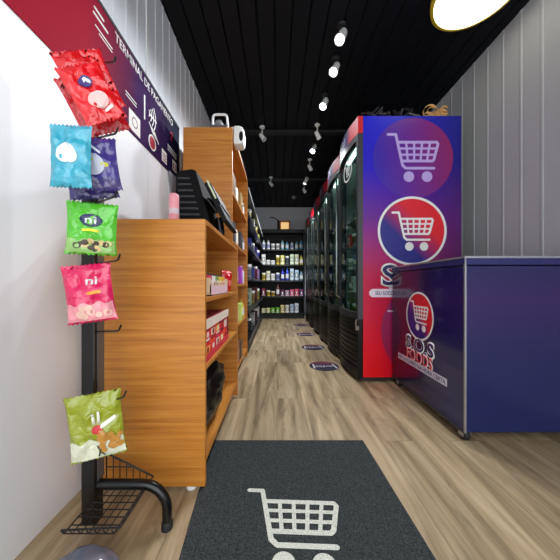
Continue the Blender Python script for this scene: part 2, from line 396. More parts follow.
def pouch(loc, w, h, t, c, label, group=None, rot=0, tilt=0, seed=0, name='snack_bag', cat='bag', hang=False, prints=(), c2=None, split=-.3, cmat=None):
    """pillow pack: front and back of a crimped foil bag; base (or hang hole) at loc"""
    th = thing(name, label, cat, loc, group); f = pillow_fn(w, h, t, seed); N = 22; M = 26
    Mx = Matrix.Translation(Vector(loc)) @ Matrix.Rotation(rot, 4, 'Z') @ Matrix.Rotation(tilt, 4, 'Y') @ Matrix.Translation(Vector((0, 0, -h*.46 if hang else h*.5)))
    bm = B(); g = []
    for s in (1, -1):
        rows = []
        for j in range(M+1):
            v = -1+2*j/M; row = []
            for i in range(N+1):
                u = -1+2*i/N; p = f(u, v)
                if s < 0: p = Vector((p.x, -p.y*.9, p.z))
                if j in (0, M): p.z += .0022*(1 if i % 2 else -1)
                row.append(bm.verts.new(Mx @ p))
            rows.append(row)
        for j in range(M):
            for i in range(N): bm.faces.new((rows[j][i], rows[j][i+1], rows[j+1][i+1], rows[j+1][i]))
    bmesh.ops.remove_doubles(bm, verts=bm.verts, dist=.0006)
    obj('foil_body', bm, cmat or foil(c), th, True)
    def fn(u, v, k): return Mx @ f(u, v, .0015+k)
    if c2:
        bm = B(); rows = [[bm.verts.new(fn(-.97+1.94*i/N, -.93+(split+.93)*j/8+(.05*math.sin(i*.9) if j == 8 else 0), 0)) for i in range(N+1)] for j in range(9)]
        for j in range(8):
            for i in range(N): bm.faces.new((rows[j][i], rows[j][i+1], rows[j+1][i+1], rows[j+1][i]))
        obj('lower_print', bm, foil(c2), th, True)
    for p in prints:
        k = p[0]
        if k == 'disc':
            bm = B(); prism(bm, [(p[1]+p[3]*x_, p[2]+p[4]*y_) for x_, y_ in circ(0, 0, 1, 28)], lambda u, v, w_: fn(u, v, w_+.0008), .0005); obj('printed_oval', bm, plain(p[5], .35), th)
        elif k == 'text':
            obj('lettering', text_bm(p[1], p[4], p[5], p[2], p[3], lambda u, v, w_: fn(u, v, w_+.0018), .0005, .015), plain(p[6], .35), th)
        elif k == 'dots':
            bm = B(); rr = random.Random(seed+3)
            for q in range(p[1]):
                cx = p[2]+rr.uniform(-1, 1)*p[4]; cy = p[3]+rr.uniform(-1, 1)*p[5]; s_ = p[6]*rr.uniform(.7, 1.2)
                prism(bm, [(cx+s_*x_*1.1, cy+s_*.75*y_) for x_, y_ in circ(0, 0, 1, 10)], lambda u, v, w_, q=q: fn(u, v, w_+.0012+.00005*q), .0004)
            obj('printed_pieces', bm, plain(p[7], .35), th)
        elif k == 'stroke':
            bm = B(); stroke(bm, p[1], p[2], lambda u, v, w_: fn(u, v, w_+.0014), .0004); obj('printed_line', bm, plain(p[3], .35), th)
    return th

# ------------------------------------------------------------------ things on the low bookcase
t = thing('spray_bottle', 'small pink capped bottle standing on the low bookcase against the white wall', 'bottle', (-.44, 1.09, .9868))
bm = B(); lathe(bm, [(0, 0), (.019, 0), (.021, .004), (.021, .082), (.019, .088), (0, .088)], (-.44, 1.09, .9868), seg=20); obj('body', bm, plain((214, 196, 206), .3), t, True)
bm = B(); lathe(bm, [(.0205, .084), (.0205, .132), (.018, .144), (.010, .150), (0, .151)], (-.44, 1.09, .9868), seg=20); obj('cap', bm, plain((238, 160, 172), .35), t, True)
bm = B(); lathe(bm, [(.0213, .022), (.0213, .06)], (-.44, 1.09, .9868), seg=20); obj('paper_label', bm, plain((226, 150, 160), .5), t, True)

t = thing('counter_terminal', 'black counter terminal with ribbed housing and tilted screen on the low bookcase', 'terminal', (-.42, 1.36, .986))
bm = B(); fW = lambda u, v, w: Vector((u, 1.27+w, v))
prism(bm, [(-.505, .986), (-.312, .986), (-.405, 1.318), (-.425, 1.325), (-.505, 1.312)], fW, .26); obj('housing', bevel(bm, .008, 2), plain((16, 16, 18), .75, spec=.12), t)
bm = B()
for k in range(9):
    z = 1.03+.03*k; x1 = -.322-(z-.986)*.28; prism(bm, [(-.492, z), (x1-.03, z), (x1-.034, z+.010), (-.492, z+.010)], lambda u, v, w: Vector((u, 1.268-.004+w, v)), .006)
obj('vent_rib', bm, plain((34, 34, 38), .4), t)
bm = B(); d = Vector((.093, 0, -.19)).normalized(); nn = Vector((.19, 0, .093)).normalized()
def fS(u, v, w): return Vector((-.345, 1.20+w, 1.225)) + d*u + nn*v
prism(bm, [(0, 0), (.205, 0), (.205, .024), (0, .024)], fS, .30); obj('screen', bevel(bm, .005, 2), plain((18, 18, 20), .6, spec=.15), t)
bm = B(); prism(bm, [(.012, .0245), (.12, .0245), (.12, .029), (.012, .029)], lambda u, v, w: fS(u, v, w+.005), .28); obj('display_glass', bm, plain((20, 22, 23), .5, spec=.15), t)
bm = B(); prism(bm, [(-.004, .016), (.09, .016), (.09, .024), (-.004, .024)], lambda u, v, w: fS(u, v, w-.0025), .003); obj('bright_edge', bm, plain((196, 206, 170), .3), t)
bm = B(); tube(bm, [(-.372, 1.36, 1.20), (-.34, 1.36, 1.16), (-.32, 1.36, 1.135)], .02); obj('hinge', bm, BLACK, t, True)
bm = B(); tube(bm, [(-.30, 1.36, .988), (-.30, 1.36, 1.03), (-.31, 1.36, 1.10)], .02); obj('stand_neck', bm, BLACK, t, True)

# low bookcase shelf at 0.70: display tray of packs and one red packet
CB = 'snack packs on the upper shelf of the low bookcase'
t = thing('display_tray', 'cream card display tray on the upper shelf of the low bookcase', 'tray', (-.36, 1.22, .70))
bm = B(); box(bm, -.44, -.275, 1.06, 1.42, .70, .704); box(bm, -.44, -.436, 1.06, 1.42, .70, .775); box(bm, -.279, -.275, 1.06, 1.42, .70, .745)
box(bm, -.44, -.275, 1.06, 1.064, .70, .775); box(bm, -.44, -.275, 1.416, 1.42, .70, .775); obj('tray_body', bm, plain((226, 206, 176), .6), t)
bm = B(); box(bm, -.2748, -.2738, 1.07, 1.41, .703, .742); obj('tray_print', bm, plain((236, 196, 204), .5), t)
cols = [('pink', (214, 48, 88)), ('white', (232, 226, 218)), ('green', (124, 150, 62)), ('yellow', (234, 196, 60)), ('amber', (226, 160, 40))]
for i, (cn, c) in enumerate(cols):
    carton((-.325, 1.10+.068*i, .7045), .075, .055, .082, c, (240, 232, 220), '%s snack pack standing in the cream display tray on the low bookcase' % cn, CB, '+x', 'snack_pack', 'pack', mark=(190, 40, 60))
bm = B(); box(bm, -.40, -.31, 1.05, 1.45, .79, .80); 
tag(recentre(obj('dark_tray', bevel(bm, .003), plain((60, 22, 24), .5)), (-.35, 1.25, .79)), 'thin dark red tray lying over the packs in the cream display', 'tray')
pouch((-.31, 1.55, .705), .10, .125, .05, (214, 26, 28), 'bright red snack packet standing beside the cream display tray', rot=PI/2-.3, seed=4, name='snack_packet', cat='packet', prints=(('disc', 0, -.2, .5, .3, (236, 120, 110)),))
# shelf at 0.445: big display carton of red packets
t = thing('display_carton', 'cream topped card display carton on the middle shelf of the low bookcase', 'box', (-.36, 1.2, .445))
bm = B(); x0, x1, y0, y1 = -.50, -.275, .98, 1.43
box(bm, x0, x1, y0, y1, .445, .45); box(bm, x0, x0+.005, y0, y1, .45, .60); box(bm, x0, x1, y0, y0+.005, .45, .60); box(bm, x0, x1, y1-.005, y1, .45, .60)
box(bm, x0, x1, y0, y1, .60, .605)
obj('carton_body', bm, plain((150, 40, 46), .6), t)
bm = B(); box(bm, x1, x1+.003, y0, y1, .572, .61); obj('header_strip', bm, plain((240, 222, 206), .5), t)
bm = B(); box(bm, x1, x1+.003, y0, y1, .445, .47); obj('front_lip', bm, plain((212, 44, 60), .5), t)
k = 0
for row, z in enumerate((.4515, .5145)):
    for i in range(5):
        c = ((216, 30, 42), (232, 70, 34), (206, 24, 70))[k % 3]; cn = ('red', 'orange red', 'crimson')[k % 3]; k += 1
        carton((-.325, 1.03+.088*i, z), .09, .078, .06, c, ((246, 214, 190), (236, 56, 60), (250, 170, 70))[(k*2+row) % 3],
               '%s snack box, %s from near end, %s layer of the display carton' % (cn, ('first', 'second', 'third', 'fourth', 'fifth')[i], ('lower', 'upper')[row]), 'red snack boxes in the display carton', '+x', 'snack_box', 'box', mark=((240, 230, 225), (130, 14, 24))[k % 2])
bottle((-.33, 1.0, .606), .070, .02, (196, 190, 190), (214, 210, 214), 'small clear bottle standing on top of the display carton of red boxes')
bm = B(); box(bm, -.33, -.285, 1.45, 1.50, .445, .55)
tag(recentre(obj('dark_carton', bevel(bm, .003), plain((48, 34, 30), .5)), (-.31, 1.475, .445)), 'narrow dark brown carton beside the display carton on the low bookcase', 'box')
for nm in ('display_tray', 'display_carton'): bpy.data.objects[nm].location.z += .001
bpy.data.objects['dark_carton'].location.z += .001
# black plastic bag on the bottom
bm = B(); bmesh.ops.create_icosphere(bm, subdivisions=4, radius=1)
for v in bm.verts:
    p = v.co.copy(); nn_ = mnoise.noise(p*1.7)*.16+abs(mnoise.noise(p*3.6))*.2+abs(mnoise.noise(p*8))*.07
    v.co = Vector((p.x*.115*(1+nn_), p.y*.24*(1+nn_), min(.198, max(-.1175, p.z*.14*(1+nn_*1.2)))))
    v.co += Vector((-.385, 1.25, .2235))
tag(recentre(obj('plastic_bag', bm, plain((9, 9, 11), .34, 0, .35), smooth=True), (-.37, 1.24, .105)), 'shiny black plastic bag slumped on the bottom board of the low bookcase', 'bag')

# tall bookcase contents
TB = 'goods on the tall bookcase'
TI = ['near end', 'middle', 'far end']
tall = [(1.39, 'top shelf', [('c', (104, 80, 48)), ('b', (214, 208, 196)), ('c', (150, 120, 70)), ('b', (96, 84, 68))]),
        (1.05, 'second shelf', [('c', (60, 56, 60)), ('b', (236, 214, 190)), ('c', (52, 50, 56)), ('b', (120, 120, 130))]),
        (.75, 'third shelf', [('c', (120, 30, 40)), ('b', (200, 150, 210)), ('c', (170, 60, 190)), ('b', (240, 230, 240)), ]),
        (.43, 'fourth shelf', [('c', (230, 210, 120)), ('b', (240, 240, 225)), ('c', (210, 230, 120)), ('b', (236, 196, 80))]),
        (.105, 'bottom shelf', [('c', (110, 66, 40)), ('c', (150, 90, 60)), ('c', (90, 60, 44))])]
ORD = ['first', 'second', 'third', 'fourth', 'fifth', 'sixth', 'seventh', 'eighth', 'ninth', 'tenth', 'eleventh', 'twelfth']
def cname(c):
    r, g, b = c; mx, mn = max(c), min(c)
    if mx-mn < 26: return 'white' if mx > 200 else 'grey' if mx > 90 else 'black'
    if r >= g and r >= b:
        if b > g+30: return 'pink' if mx > 190 else 'plum'
        if g > .78*r: return 'yellow' if b < 150 else 'cream'
        if g > .55*r: return 'orange' if mx > 200 else 'brown'
        return 'red' if mx > 150 else 'maroon'
    if g >= b: return 'green'
    return 'purple' if r > .7*b else 'turquoise' if g > .8*b else 'blue'
for z, sn, its in tall:
    for i, (k, c) in enumerate(its):
        y = 1.86+.19*i; x = -.355
        lb = '%s %s on the %s of the tall bookcase, %s from its near end' % (cname(c), 'carton' if k == 'c' else 'bottle', sn, ORD[i])
        if k == 'c': carton((x, y, z), .09, .13, .15+.02*(i % 2), c, tuple(min(255, v+30) for v in c), lb, TB, '+x')
        else: bottle((x+.01, y, z), .17, .032, c, tuple(int(v*.8) for v in c), lb, TB, lab=(238, 236, 232))

# on top of the tall bookcase
t = thing('security_camera', 'white rounded camera with dark oval lens on the tall bookcase front edge', 'camera', (-.28, 1.76, 1.803))
bm = B(); box(bm, -.315, -.295, 1.735, 1.785, 1.8045, 1.82); box(bm, -.2965, -.275, 1.735, 1.785, 1.75, 1.82); obj('bracket', bevel(bm, .004), WHITE, t)
bm = B()
sh = [(-.296, 1.70), (-.235, 1.70), (-.225, 1.72), (-.222, 1.79), (-.235, 1.815), (-.26, 1.822), (-.295, 1.822)]
prism(bm, sh, lambda u, v, w: Vector((u, 1.722+w, v)), .10); obj('body', bevel(bm, .012, 3), WHITE, t, True)
bm = B(); prism(bm, [(x_*.0135-.243, y_*.032+1.748) for x_, y_ in circ(0, 0, 1, 24)], lambda u, v, w: Vector((u, 1.7195+w, v)), .004); obj('lens', bm, BLACK, t)
t = thing('handled_case', 'small grey case with white loop handle on top of the tall bookcase', 'case', (-.36, 1.78, 1.803))
bm = B(); box(bm, -.465, -.335, 1.74, 1.86, 1.804, 1.84); obj('case_body', bevel(bm, .006), plain((90, 90, 92), .4), t)
bm = B()
hx0, hx1, hz, hr = -.452, -.352, 1.945, .022
pth = [(hx0-.004, 1.80, 1.815), (hx0, 1.80, hz-hr)] + [(hx0+hr-hr*math.cos(a), 1.80, hz-hr+hr*math.sin(a)) for a in (.4, .8, 1.2, 1.57)] + [(hx1-hr+hr*math.sin(a), 1.80, hz-hr+hr*math.cos(a)) for a in (0, .4, .8, 1.2, 1.57)] + [(hx1+.008, 1.80, 1.815)]
tube(bm, pth, .0085, 10); obj('handle', bm, WHITE, t, True)
bm = B(); lathe(bm, [(0, 0), (.032, 0), (.034, .02), (.02, .045), (0, .05)], (-.405, 1.78, 1.84)); obj('knob', bm, plain((120, 122, 124), .4), t, True)

# ------------------------------------------------------------------ black gondola along the left wall
t = thing('shelving_rack', 'black metal shelving rack along the left wall beyond the bookcases', 'rack', (XL+.02, 2.66, 0))
x0, x1, y0, y1 = -.70, -.30, 2.66, 5.40
GZ = (.14, .47, .82, 1.17, 1.50)
bm = B(); box(bm, x0, x0+.02, y0, y1, 0, 1.78); obj('back_panel', bm, BLACKM, t)
bm = B(); box(bm, x0+.02, x1-.01, y0, y1, 0, .10); obj('plinth', bm, BLACKM, t)
for yy in (y0, 3.56, 4.48, y1-.03):
    bm = B(); box(bm, x0, x1-.12, yy, yy+.03, 0, 1.78); obj('upright', bm, BLACK, t)
for z in GZ:
    bm = B(); box(bm, x0+.02, x1, y0, y1, z-.025, z); s = obj('shelf', bm, BLACK, t)
    bm = B(); box(bm, x1, x1+.004, y0+.01, y1-.01, z-.03, z+.004); obj('price_rail', bm, plain((58, 60, 66), .4), s)
bm = B(); box(bm, x0, x1, y0, y1, 1.74, 1.76); s = obj('top_canopy', bm, BLACK, t)
bm = B(); box(bm, x1, x1+.004, y0+.01, y1-.01, 1.735, 1.765); obj('price_rail', bm, plain((176, 178, 184), .4), s)
GN = ['bottom shelf', 'fourth shelf', 'third shelf', 'second shelf', 'top shelf']
gpal = [[(232, 232, 232), (40, 40, 44), (214, 214, 214), (120, 40, 50)], [(230, 224, 120), (220, 240, 210), (236, 200, 90), (150, 60, 60)], [(196, 150, 226), (236, 236, 246), (60, 80, 190), (170, 40, 60)],
        [(64, 90, 220), (40, 56, 190), (200, 208, 240), (90, 60, 160)], [(236, 228, 120), (230, 222, 150), (240, 240, 232), (220, 200, 90)]]
for si, z in enumerate(GZ):
    for i in range(5):
        c = tuple(int(v*.72) for v in gpal[si][i % 4]); y = 2.78+.50*i+.05*R.random(); h = .16+.08*R.random(); cyl = (i+si) % 2
        lb = '%s %s on the %s of the left black rack, %s from its near end' % (cname(c), 'tub' if cyl else 'carton', GN[si], ORD[i])
        if cyl: tub((-.375, y, z), h, .042, c, (235, 235, 235), lb, 'goods on the left black rack', lab=tuple(int(v*.7) for v in c))
        else: carton((-.375, y, z), .08, .10, h, c, tuple(min(255, int(v*1.1)+20) for v in c), lb, 'goods on the left black rack', '-y', mark=tuple(int(v*.6) for v in c))

# ------------------------------------------------------------------ back rack
t = thing('display_rack', 'black display rack of goods across the back wall', 'rack', (.15, 5.46, 0))
x0, x1, y0, y1 = -.46, .60, 5.50, 5.82
BZ = (.13, .49, .83, 1.17, 1.50)
bm = B(); box(bm, x0, x1, y1-.02, y1, 0, 1.93); obj('back_panel', bm, BLACKM, t)
bm = B(); box(bm, x0, x1, y0+.02, y1-.02, 0, .10); obj('plinth', bm, BLACKM, t)
for xx in (x0, .57):
    bm = B(); box(bm, xx, xx+.03, y0+.04, y1, 0, 1.93); obj('upright', bm, BLACK, t)
for z in BZ:
    bm = B(); box(bm, x0, x1, y0, y1-.02, z-.03, z); obj('shelf', bm, BLACK, t)
bm = B(); box(bm, x0, x1, y0, y1-.02, 1.86, 1.93); obj('top_canopy', bm, BLACK, t)
BN = {1.50: 'top', 1.17: 'second', .83: 'third', .49: 'fourth', .13: 'bottom'}
W = (236, 236, 232)
rows = {
 1.50: [('b', W, .20), ('b', W, .20), ('t', W, .12), ('t', W, .12), ('b', (150, 214, 226), .2), ('b', (110, 190, 226), .17), ('b', W, .17), ('b', (160, 220, 230), .18), ('b', (90, 180, 224), .2)],
 1.17: [('c', W, .22), ('c', (226, 226, 226), .10), ('c', W, .09), ('t', (226, 196, 60), .2), ('c', (232, 226, 130), .2), ('t', (96, 100, 110), .18), ('c', (206, 226, 190), .22), ('c', (226, 226, 190), .22), ('b', (212, 196, 70), .2)],
 .83: [('t', (230, 206, 90), .16), ('c', (236, 232, 200), .20), ('c', W, .14), ('t', (150, 160, 220), .16), ('b', (46, 62, 206), .24), ('b', (60, 86, 224), .26), ('c', (190, 214, 226), .25), ('c', (170, 200, 220), .22), ('b', (120, 160, 180), .2)],
 .49: [('c', (130, 36, 48), .16), ('t', (236, 200, 60), .12), ('t', (222, 180, 70), .10), ('b', (110, 70, 60), .26), ('c', (90, 40, 80), .14), ('c', (196, 160, 190), .12), ('c', (236, 96, 140), .14), ('c', (230, 80, 110), .15), ('c', (120, 50, 120), .14)],
 .13: [('c', (236, 232, 180), .09), ('c', (232, 236, 150), .10), ('c', (110, 190, 40), .10), ('c', (96, 180, 30), .11), ('c', (226, 206, 130), .16), ('c', (222, 214, 196), .16), ('c', (170, 190, 220), .18), ('c', (214, 222, 236), .2)]}
for z, its in rows.items():
    for i, (k, c, h) in enumerate(its):
        x = -.29+.102*i; w = .078
        kn = {'b': 'bottle', 't': 'tub', 'c': 'carton'}[k]
        lb = '%s %s on the %s shelf of the back display rack, %s from the left' % (cname(c), kn, BN[z], ORD[i])
        G = 'goods on the back display rack'
        if k == 'b': bottle((x, 5.53, z), h, .034, c, tuple(int(v*.75) for v in c), lb, G, lab=(240, 240, 240) if cname(c) != 'white' else (140, 150, 190))
        elif k == 't': tub((x, 5.53, z), h, .04, c, (242, 240, 236), lb, G, lab=tuple(int(v*.62) for v in c))
        else: carton((x, 5.54, z), w, .10, h, c, tuple(int(v*.72) for v in c), lb, G, '-y', mark=(238, 236, 232))
# orange box and black bracket above the back rack
t = thing('lantern_box', 'orange framed box with glowing cream front on top of the back rack', 'lamp', (.17, 5.6, 1.93))
bm = B(); box(bm, .06, .28, 5.54, 5.70, 1.93, 2.13); obj('box_frame', bevel(bm, .006), plain((214, 122, 40), .5), t)
bm = B(); box(bm, .085, .255, 5.536, 5.54, 1.945, 2.09); obj('front_panel', bm, emis((255, 206, 140), .55, 'lantern_glow'), t)
bm = B(); tube(bm, [(-.16, 5.78, 2.26), (-.07, 5.77, 2.255), (-.02, 5.76, 2.22), (.02, 5.76, 2.17), (.035, 5.76, 2.15)], .010, 8); box(bm, .01, .06, 5.72, 5.79, 1.93, 2.18)
tag(recentre(obj('wall_bracket', bm, BLACKM), (.035, 5.76, 1.93)), 'black upright bracket with thin arm standing on the back rack', 'bracket')

# ------------------------------------------------------------------ display fridges down the right side
FX0, FX1, FW, FP = .66, 1.41, .575, .588
def fx(t_, base=.62, bul=.035): return base-bul*math.sin(PI*t_)
def curved(bm, ya, yb, z0, z1, dep, n=14, off=0.0, t0=0, t1=1):
    rows = []
    for i in range(n+1):
        tt = t0+(t1-t0)*i/n; x = fx(tt)-off; y = ya+(yb-ya)*tt
        rows.append([bm.verts.new((x, y, z0)), bm.verts.new((x, y, z1)), bm.verts.new((x+dep, y, z1)), bm.verts.new((x+dep, y, z0))])
    for a, b in zip(rows, rows[1:]):
        for k in range(4): bm.faces.new((a[k], a[(k+1) % 4], b[(k+1) % 4], b[k]))
    bm.faces.new(rows[0][::-1]); bm.faces.new(rows[-1])
GLASS = glass_mat('fridge_door_glass')
INNER = plain((116, 128, 126), .5, name='fridge_liner')
LED = emis((226, 246, 236), 5.0, 'fridge_led')
CHROME = plain((170, 184, 180), .2, .9)
def fridge_core(y0, label):
    y1 = y0+FW; t = thing('display_fridge', label, 'fridge', (FX0, y0, 0), 'display fridges along the right side')
    bm = B()
    box(bm, FX0, FX1, y0, y0+.03, .035, 2.037); box(bm, FX0, FX1, y1-.03, y1, .035, 2.037); box(bm, FX1-.03, FX1, y0+.03, y1-.03, .035, 2.037)
    box(bm, FX0, FX1-.03, y0+.03, y1-.03, 1.93, 2.037); box(bm, FX0, FX1-.03, y0+.03, y1-.03, .035, .47)
    obj('cabinet', bm, plain((22, 24, 60), .3), t)
    bm = B(); box(bm, FX0+.02, FX1-.03, y0+.03, y0+.034, .47, 1.93); box(bm, FX0+.02, FX1-.03, y1-.034, y1-.03, .47, 1.93); box(bm, FX1-.034, FX1-.03, y0+.034, y1-.034, .47, 1.93)
    obj('inner_liner', bm, INNER, t)
    bm = B(); curved(bm, y0, y1, .03, .475, .035)
    for k in range(9):
        z = .09+.04*k; curved(bm, y0, y1, z, z+.018, .02, off=.007, t0=.03, t1=.97)
    obj('base_grille', bm, plain((9, 9, 11), .4, spec=.25), t)
    d = obj('door_frame', (lambda q: (curved(q, y0, y1, .478, .53, .04), curved(q, y0, y1, 1.86, 1.905, .04), curved(q, y0, y1, .53, 1.86, .04, 3, 0, 0, .05), curved(q, y0, y1, .53, 1.86, .04, 3, 0, .95, 1), q)[-1])(B()), DGREY, t)
    bm = B(); curved(bm, y0, y1, .53, 1.86, .006, 14, -.012, .05, .95); obj('door_glass', bm, GLASS, d)
    bm = B(); q0 = y0+FW*.93; tube(bm, [(fx(.93)-.001, q0, .62), (fx(.93)-.03, q0, .64), (fx(.93)-.03, q0, 1.82), (fx(.93)-.001, q0, 1.84)], .009, 8); obj('door_handle', bm, CHROME, d, True)
    hm = B(); curved(hm, y0, y1, 1.908, 2.037, .04); h = obj('header_panel', hm, grad_mat('header_print_%d' % int(y0*100), 1, 0, FW, [(0, (214, 24, 36)), (.2, (186, 20, 40)), (.34, (22, 20, 70)), (.66, (22, 20, 70)), (.8, (130, 14, 44)), (1, (80, 12, 44))], .5), t)
    def fh(u, v, w): return Vector((fx(.5+u/FW)-.0015-w, y0+FW/2+u, v))
    obj('lettering', text_bm('S.O.S', .15, .062, 0, 1.972, lambda u, v, w: fh(-u+.02, v, w), .0008, .03), plain((150, 150, 176), .5), h)
    for z in (.68, .89, 1.10, 1.33, 1.60):
        bm = B(); box(bm, FX0+.03, FX1-.04, y0+.036, y1-.036, z-.008, z); obj('wire_shelf', bm, plain((170, 176, 178), .35, .5), t)
    bm = B(); box(bm, FX0+.02, FX0+.05, y0+.05, y1-.05, 1.905, 1.925); obj('inner_lamp', bm, LED, t)
    for xx in (FX0+.05, FX1-.06):
        for yy in (y0+.06, y1-.06):
            bm = B(); lathe(bm, [(.022, 0), (.022, .012), (.012, .02), (.012, .036)], (xx, yy, 0), seg=12); obj('foot', bm, BLACKM, t, True)
    bm = B(); box(bm, FX0-.02, FX1-.08, y0+.01, y1-.01, .012, .036); obj('bottom_tray', bm, BLACKM, t)
    return t
FY = [1.953+FP*i for i in range(6)]
FN = ['nearest', 'second', 'third', 'fourth', 'fifth', 'farthest']
fr = [fridge_core(FY[i], lb) for i, lb in enumerate([
  'black glass door fridge nearest to us, its side covered by the cart print',
  'black glass door fridge directly behind the nearest printed fridge', 'black glass door fridge, third from us in the row on the right',
  'black glass door fridge, fourth from us in the row on the right', 'black glass door fridge, fifth from us in the row on the right',
  'black glass door fridge at the far end of the row, beside the back rack'])]
# the printed side of the first one
f1 = fr[0]; ys = FY[0]
def fF(u, v, w): return Vector((u, ys-.0015-w, v))
def PXF(px, py): d = ys; return ((px-VX)*d/F, H-(py-VY)*d/F)
bm = B(); box(bm, FX0-.001, FX1, ys-.0015, ys+.0005, .036, 2.036)
top = [(0, (240, 14, 26)), (.12, (230, 14, 40)), (.40, (186, 20, 76)), (.62, (100, 24, 146)), (.80, (44, 26, 196)), (1, (28, 34, 206))]
rt = [(0, (150, 20, 70)), (.15, (120, 22, 84)), (.4, (96, 24, 84)), (.62, (84, 26, 110)), (.82, (30, 24, 120)), (1, (26, 26, 130))]
sp = obj('side_print', bm, grad_mat('fridge_side_print', 2, .036, 2.036, top, .35, .35, 0, .12, .74, rt), f1)
sg = ys-.002
cx, cz = PXF(413, 158); r = 40*ys/F
bm = B(); prism(bm, circ(cx, cz, r, 64), fF, .0006)
obj('upper_disc', bm, diag_mat('upper_disc_print', (1, 0, .12), (cx-FX0)+.12*cz+.02, (54, 32, 170), (138, 28, 92), .30), sp)
cx2, cz2 = PXF(412.3, 158)
obj('pale_cart', cart(B(), cx2, cz2, 51*ys/F, lambda u, v, w: fF(u, v, w+.0008), .0006), LILAC, sp)
cx, cz = PXF(412, 231); r = 34.5*ys/F
bm = B(); prism(bm, circ(cx, cz, r*.96, 64), lambda u, v, w: fF(u, v, w+.0007), .0006)
obj('logo_disc', bm, diag_mat('logo_disc_print', (.71, 0, .71), .71*(cx-FX0)+.71*cz, (32, 30, 130), (222, 30, 44), .10), sp)
bm = B(); ringp(bm, cx, cz, r*.93, r, lambda u, v, w: fF(u, v, w+.0012), .0006); obj('logo_ring', bm, WHITE, sp)
q = PXF(412, 231.5)
obj('logo_cart', cart(B(), q[0], q[1], 41*ys/F, lambda u, v, w: fF(u, v, w+.0016), .0006), WHITE, sp)
# lower faint disc
cx, cz = PXF(431, 331); r = 50*ys/F
bm = B(); poly = [(min(FX1-.001, a), max(.04, b_)) for a, b_ in circ(cx, cz, r, 64)]
prism(bm, poly, fF, .0005); obj('lower_disc', bm, diag_mat('lower_disc_print', (0, 0, 1), .45, (170, 20, 62), (132, 28, 104), .4), sp)
# S sign, stem and banner
q0, q1 = PXF(369, 297), PXF(462, 290)
bm = B(); rr = .032
pl = [(q0[0]+rr+rr*math.cos(a), q0[1]+.03+rr*math.sin(a)) for a in [PI/2+PI*i/10 for i in range(11)]] + [(1.22+rr*math.cos(a), q0[1]+.03+rr*math.sin(a)) for a in [-PI/2+PI*i/10 for i in range(11)]]
prism(bm, pl, lambda u, v, w: fF(u, v, w+.001), .0006); obj('slogan_banner', bm, plain((236, 220, 236), .4, var=.02), sp)
obj('slogan', text_bm('SEU SOCORRO NA HORA CERTA', .44, .03, (q0[0]+1.22)/2+.01, q0[1]+.03, lambda u, v, w: fF(u, v, w+.0018), .0006, .012), NAVYINK, sp)
sx, sz = PXF(391, 275)
obj('big_letter_edge', text_bm('S.O.S', .57, .185, sx+.205, sz, lambda u, v, w: fF(u, v, w+.0010), .0006, .06), WHITE, sp)
obj('big_letter', text_bm('S.O.S', .545, .155, sx+.205, sz, lambda u, v, w: fF(u, v, w+.0018), .0006, .012), NAVYINK, sp)
bm = B(); stroke(bm, [(sx, sz-.08), (sx, q0[1]+.06)], .034, lambda u, v, w: fF(u, v, w+.0009), .0006); a = PXF(388, 311); stroke(bm, [a, (a[0]+.05, a[1])], .012, fF, .0006)
obj('sign_stem', bm, plain((216, 196, 214), .4), sp)
# round sticker on the first door
bm = B(); yc = ys+.18; fD = lambda u, v, w: Vector((fx(.31+u/FW)-.003-w, yc+u, v))
ringp(bm, 0, 1.69, .075, .088, fD, .0008); obj('round_sticker', bm, WHITE, fr[0])
bm = B(); cart(bm, 0, 1.69, .10, lambda u, v, w: fD(-u, v, w), .0008); obj('sticker_cart', bm, WHITE, fr[0])
# black cable with plug on the first fridge base
bm = B(); tube(bm, [(.612, 1.96, .475), (.60, 1.945, .45), (.604, 1.94, .425), (.615, 1.945, .40)], .006, 8); box(bm, .595, .62, 1.925, 1.948, .40, .43)
obj('latch', bm, plain((110, 96, 84), .4), fr[0])

# goods in the fridges
fp = [(232, 236, 232), (206, 214, 220), (130, 96, 170), (150, 130, 110), (226, 206, 90), (214, 60, 70), (96, 132, 190), (236, 226, 206)]
def stock(fi, levels, n, x=.725):
    for li, z in levels:
        for i in range(n):
            c = fp[(fi*3+li*5+i*2) % len(fp)] if li > 0 else ((150, 176, 60), (196, 190, 170), (190, 200, 90), (96, 120, 70))[i % 4]
            y = FY[fi]+.085+(FW-.17)*i/(n-1)
            kn = ('carton', 'can', 'tub')[(li+i+fi) % 3]
            lb = '%s %s on the %s shelf of the %s fridge, %s from its near end' % (cname(c), kn, ['lowest', 'second lowest', 'middle', 'second highest', 'highest'][li], FN[fi], ORD[i])
            G = 'chilled goods in the fridges'
            if kn == 'carton': carton((x, y, z), .08, .085, .11+.03*((i+li) % 2), c, (238, 238, 236), lb, G, '-x', mark=tuple(int(v*.6) for v in c))
            elif kn == 'can': can((x, y, z), .125, .033, c, (236, 236, 238), lb, G)
            else: tub((x, y, z), .10, .042, c, (240, 240, 240), lb, G, lab=tuple(int(v*.65) for v in c))
LV = [(0, .471), (1, .68), (2, .89), (3, 1.10)]
stock(0, LV, 4); stock(1, LV, 4); stock(2, LV[:4], 3); stock(3, LV[:4], 3)

